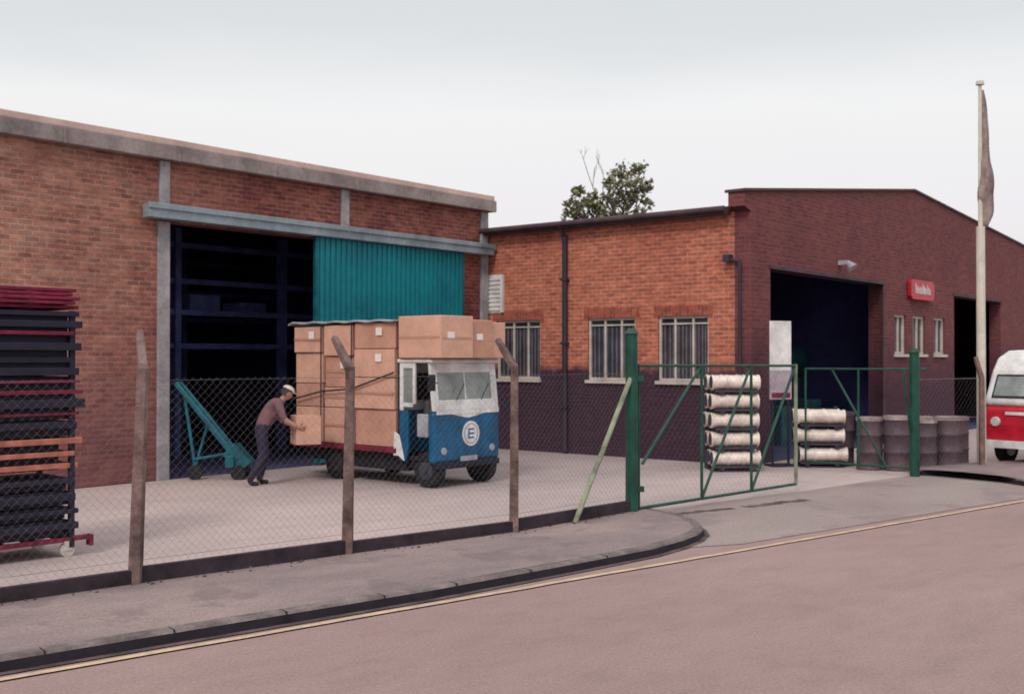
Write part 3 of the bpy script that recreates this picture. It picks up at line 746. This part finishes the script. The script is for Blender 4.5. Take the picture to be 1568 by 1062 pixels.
for x in (-L+.06,-.06):
    for y in (.02,W-.06): box(blk,x-.03,x+.03,y,y+.05,.1,2.6)
for i in range(5):
    z=2.62+i*.045; frame(red,z,.035,U(-.08,.1),U(-.05,.05),.07)
    for k in range(4): box(red,-L+.15+k*.33,-L+.35+k*.33,.06,W-.06,z,z+.02)
box(red,-.05,.16,.0,.06,.17,.22); box(red,.12,.16,-.02,.08,.1,.22)
fin(red,'red_frames',M['redrust'],ST,.006); fin(blk,'black_frames',M['black'],ST,.006); fin(org,'orange_frames',M['orange'],ST,.006)
bm=B()
for x in (-L+.12,-.1):
    for y in (.06,W-.1): cyl(bm,(x-.0,y-.025,.075),(x,y+.025,.075),.075,seg=16); box(bm,x-.04,x+.04,y-.035,y-.028,.07,.17)
fin(bm,'castors',M['cream'],ST)
# ---------------------------------------------------------------- drum stacks
def drums(name,cx,cy,rows,n,pitch,rz,zb=.12):
    e=empty(name,(cx,cy,0),rz)
    a=B();d=B();p_=B()
    for r in range(rows):
        for k in range(n):
            y=k*.36; z=zb+.13+r*pitch; j=U(-.05,.04); rr=.13
            cyl(a,(-.43+j,y,z),(.43+j,y,z),rr,seg=18)
            for x in (-.43,-.15,.15,.43): cyl(a,(x-.018+j,y,z),(x+.018+j,y,z),rr+.012,seg=18)
            cyl(d,(.448+j,y,z),(.455+j,y,z),rr-.015,seg=18); cyl(d,(-.455+j,y,z),(-.448+j,y,z),rr-.015,seg=18)
        box(p_,-.4,.4,-.13,n*.36-.2,zb+r*pitch-.05,zb+r*pitch-.005)
        for x in (-.28,.28): box(p_,x-.04,x+.04,-.15,n*.36-.18,zb+r*pitch-.085,zb+r*pitch-.051)
    for x in (-.38,.38):
        box(p_,x-.03,x+.03,n*.36-.16,n*.36-.1,0,zb+rows*pitch-.05)
    box(p_,-.42,.42,n*.36-.09,n*.36-.06,.0,zb+rows*pitch-.1)
    box(p_,-.42,.42,-.13,n*.36-.1,.0,.03)
    fin(a,'drums',M['drum'],e,smooth=False); fin(d,'drum_ends',M['drumdark'],e); fin(p_,'rack',M['drumdark'],e)
drums('drum_stack',4.14,20.6,5,2,.35,math.radians(4))
drums('drum_stack',5.95,21.4,3,2,.36,math.radians(-6))
barrel(6.42,21.8,1.05,.28,'barrel')
# ---------------------------------------------------------------- white board
NB=empty('display_board',(5.22,21.6,0),math.radians(15))
bm=B(); box(bm,-.23,.23,-.02,.02,1.85,2.82); fin(bm,'panel',M['white'],NB,.01)
bm=B(); box(bm,-.23,.23,-.02,.02,1.3,1.847); fin(bm,'lower_panel',mat('mauve_panel',(.42,.35,.40),.7,.2,3),NB)
bm=B(); box(bm,-.19,-.15,-.015,.015,0,1.3); box(bm,.15,.19,-.015,.015,0,1.3); box(bm,-.25,.25,-.2,.2,0,.04); fin(bm,'legs',M['black'],NB)
bm=B(); box(bm,-.2,.2,-.026,-.021,1.33,1.43); fin(bm,'print',M['redrust'],NB)
# ---------------------------------------------------------------- van
VN=empty('camper_van',(9.32,22.0,0),math.atan2(-.60,-.80))
def vprism(prof,y0,y1,nm,m,bev):
    bm=B(); prism(bm,prof,y0,y1); return fin(bm,nm,m,VN,bev,seg=5,smooth=False)
y0,y1=0,1.72
vprism([(.02,.42),(.05,.8),(.0,1.18),(-4.15,1.18),(-4.2,.8),(-4.15,.38),(-.1,.36)],y0,y1,'lower_body',M['red'],.12)
vprism([(.0,1.16),(-.02,1.3),(-.3,1.86),(-.5,2.12),(-.85,2.25),(-2,2.29),(-3.9,2.25),(-4.1,2.05),(-4.17,1.16)],y0+.01,y1-.01,'upper_body',M['white'],.10)
def onfront(z,o): 
    t=(z-1.3)/(.56); return (-.02-.28*t+o)
bm=B()
for (a_,b_) in ((.20,.84),(.88,1.52)):
    prism(bm,[(onfront(1.36,.018),1.36),(onfront(1.74,.018),1.74),(onfront(1.74,-.02),1.74),(onfront(1.36,-.02),1.36)],a_,b_)
for x0,x1 in ((-1.1,-.5),(-2.2,-1.25),(-3.3,-2.35),(-4.0,-3.45)):
    box(bm,x0,x1,-.012,.05,1.38,1.84); box(bm,x0,x1,1.67,1.732,1.38,1.84)
fin(bm,'windows',M['glassw'],VN,.01)
bm=B()
for (a_,b_) in ((.17,.86),(.861,1.55)):
    prism(bm,[(onfront(1.32,.012),1.32),(onfront(1.78,.012),1.78),(onfront(1.78,-.02),1.78),(onfront(1.32,-.02),1.32)],a_,b_)
fin(bm,'window_rubber',M['chassis'],VN)
bm=B(); 
for y in (.3,1.42): cyl(bm,(.0,y,.86),(.09,y,.86),.10,.09,seg=20)
fin(bm,'headlamps',M['lamp'],VN,.01)
bm=B(); box(bm,.03,.16,-.02,1.74,.36,.50); box(bm,-4.3,-4.2,-.02,1.74,.38,.52); box(bm,.055,.06,.5,1.22,1.0,1.06); fin(bm,'bumpers',M['white'],VN,.02)
for i,(x,y) in enumerate([(-.75,-.02),(-.75,1.55),(-3.3,-.02),(-3.3,1.55)]): wheel(VN,x,y,.32,.19,'wheel_%d'%(i+1),'hubw')
# ---------------------------------------------------------------- tree
TR=empty('tree',(4.0,45,0))
bm=B(); cyl(bm,(0,0,-.1),(.1,0,3.5),.26,.19); cyl(bm,(.1,0,3.5),(.2,0,6.6),.19,.12)
def br(p,d,L,r,dep):
    q=p+d*L; cyl(bm,p,q,r,r*.6,seg=5,caps=False)
    if dep==0: return
    for k in range(3):
        nd=(d+Vector((U(-.75,.75),U(-.75,.75),U(-.2,.6)))).normalized(); br(p.lerp(q,U(.6,1)),nd,L*U(.6,.8),r*.58,dep-1)
for a_ in ((.5,0,1),(-.5,.2,.9),(.1,-.4,1),(.8,.2,.55),(-.8,-.2,.65)):
    br(Vector((.2,0,6.4)),Vector(a_).normalized(),U(1.1,1.4),.09,2)
def twig(p,d,L,r,dep):
    q=p+d*L; cyl(bm,p,q,r,r*.6,seg=4,caps=False)
    if dep:
        for k in range(2): twig(p.lerp(q,U(.4,1)),(d+Vector((U(-.6,.6),U(-.3,.3),U(-.1,.4)))).normalized(),L*.6,r*.6,dep-1)
twig(Vector((-.5,0,8.4)),Vector((-.35,0,1)).normalized(),1.3,.025,3); twig(Vector((-.3,0,8.6)),Vector((.0,0,1)).normalized(),1.1,.02,2)
fin(bm,'trunk_and_limbs',M['bark'],TR)
vs=[];fs=[]
clumps=[(.75,0,9.45,.62),(1.1,.1,9.0,.62),(.2,0,9.25,.5),(.35,.2,8.65,.65),(1.25,0,9.6,.4),(-.35,0,8.45,.45),(-.9,0,8.45,.42),(-1.35,0,8.75,.3),(-.75,0,7.9,.6),(-.1,0,7.9,.7),(.7,0,8.1,.7),(-1.3,0,8.15,.4),(0.0,.5,7.2,.9),(-1.0,0,7.3,.7),(1.0,0,7.4,.7),(1.5,0,8.45,.28),(-1.6,0,7.7,.4),(1.45,0,9.1,.3),(-1.7,0,8.3,.25)]
for (cx,cy,cz,r) in clumps:
    subs=[Vector((cx,cy,cz))+Vector((U(-1,1),U(-1,1),U(-1,1)))*r*.85 for _ in range(9)]
    for s in subs:
        for _ in range(int(20*r/.5)):
            p=s+Vector((random.gauss(0,1),random.gauss(0,1),random.gauss(0,.8)))*r*.2
            a_=Vector((U(-1,1),U(-1,1),U(-1,1))).normalized(); b_=a_.orthogonal().normalized(); l=U(.06,.13); w=l*.6
            n=len(vs); vs+= [p-a_*l,p+b_*w,p+a_*l,p-b_*w]; fs.append((n,n+1,n+2,n+3))
me=bpy.data.meshes.new('foliage'); me.from_pydata(vs,[],fs); me.materials.append(M['leaf'])
ob=bpy.data.objects.new('foliage',me); sc.collection.objects.link(ob); ob.parent=TR
# ---------------------------------------------------------------- world, sun, camera
w=bpy.data.worlds.new('World'); sc.world=w; w.use_nodes=True; nt=w.node_tree
bg=nt.nodes['Background']; out=nt.nodes['World Output']
sky=N(nt,'ShaderNodeTexSky',sky_type='NISHITA'); sky.sun_disc=False
sx,sy=-.35,-.94; el=math.radians(42)
sky.sun_elevation=el; sky.sun_rotation=math.atan2(sx,sy)
nt.links.new(sky.outputs[0],bg.inputs[0]); bg.inputs[1].default_value=.08
tc=N(nt,'ShaderNodeTexCoord').outputs['Generated']
sp=N(nt,'ShaderNodeSeparateXYZ'); nt.links.new(tc,sp.inputs[0])
mp=N(nt,'ShaderNodeMapping'); mp.inputs['Scale'].default_value=(1,1,5); nt.links.new(tc,mp.inputs[0])
nz=noise(nt,mp.outputs[0],1.6,4,.55)
ad=N(nt,'ShaderNodeMath',operation='MULTIPLY_ADD'); nt.links.new(nz,ad.inputs[0]); ad.inputs[1].default_value=.10; nt.links.new(sp.outputs[2],ad.inputs[2])
sb=N(nt,'ShaderNodeMath',operation='SUBTRACT'); nt.links.new(ad.outputs[0],sb.inputs[0]); sb.inputs[1].default_value=.05
cr=ramp(nt,sb.outputs[0],[(0,(.81,.76,.78)),(.13,(.87,.84,.855)),(.22,(.91,.905,.905)),(.275,(.74,.765,.78)),(.36,(.68,.71,.735)),(1,(.88,.87,.87))])
bg2=N(nt,'ShaderNodeBackground'); nt.links.new(cr,bg2.inputs[0])
mr=N(nt,'ShaderNodeMapRange'); nt.links.new(sp.outputs[2],mr.inputs[0]); mr.inputs[1].default_value=.33; mr.inputs[2].default_value=.8; mr.inputs[3].default_value=1.03; mr.inputs[4].default_value=1.75
nt.links.new(mr.outputs[0],bg2.inputs[1])
mx=N(nt,'ShaderNodeMixShader'); mx.inputs[0].default_value=.94
nt.links.new(bg.outputs[0],mx.inputs[1]); nt.links.new(bg2.outputs[0],mx.inputs[2]); nt.links.new(mx.outputs[0],out.inputs[0])
sl=bpy.data.lights.new('sun','SUN'); sl.energy=1.5; sl.angle=math.radians(14); sl.color=(1,.93,.85)
so=bpy.data.objects.new('sun',sl); sc.collection.objects.link(so)
dv=Vector((-sx*math.cos(el),-sy*math.cos(el),-math.sin(el))); so.rotation_euler=dv.to_track_quat('-Z','Y').to_euler()
cam=bpy.data.cameras.new('camera'); co=bpy.data.objects.new('camera',cam); sc.collection.objects.link(co)
cam.sensor_width=36; cam.lens=36*F/1568; cam.clip_end=3000; cam.clip_start=.1
co.location=(0,0,EYE); co.rotation_euler=(math.radians(90+.573),0,0)
cam.dof.use_dof=True; cam.dof.focus_distance=6.0; cam.dof.aperture_fstop=4.0
sc.camera=co
sc.view_settings.view_transform='Standard'; sc.view_settings.look='None'; sc.view_settings.exposure=0
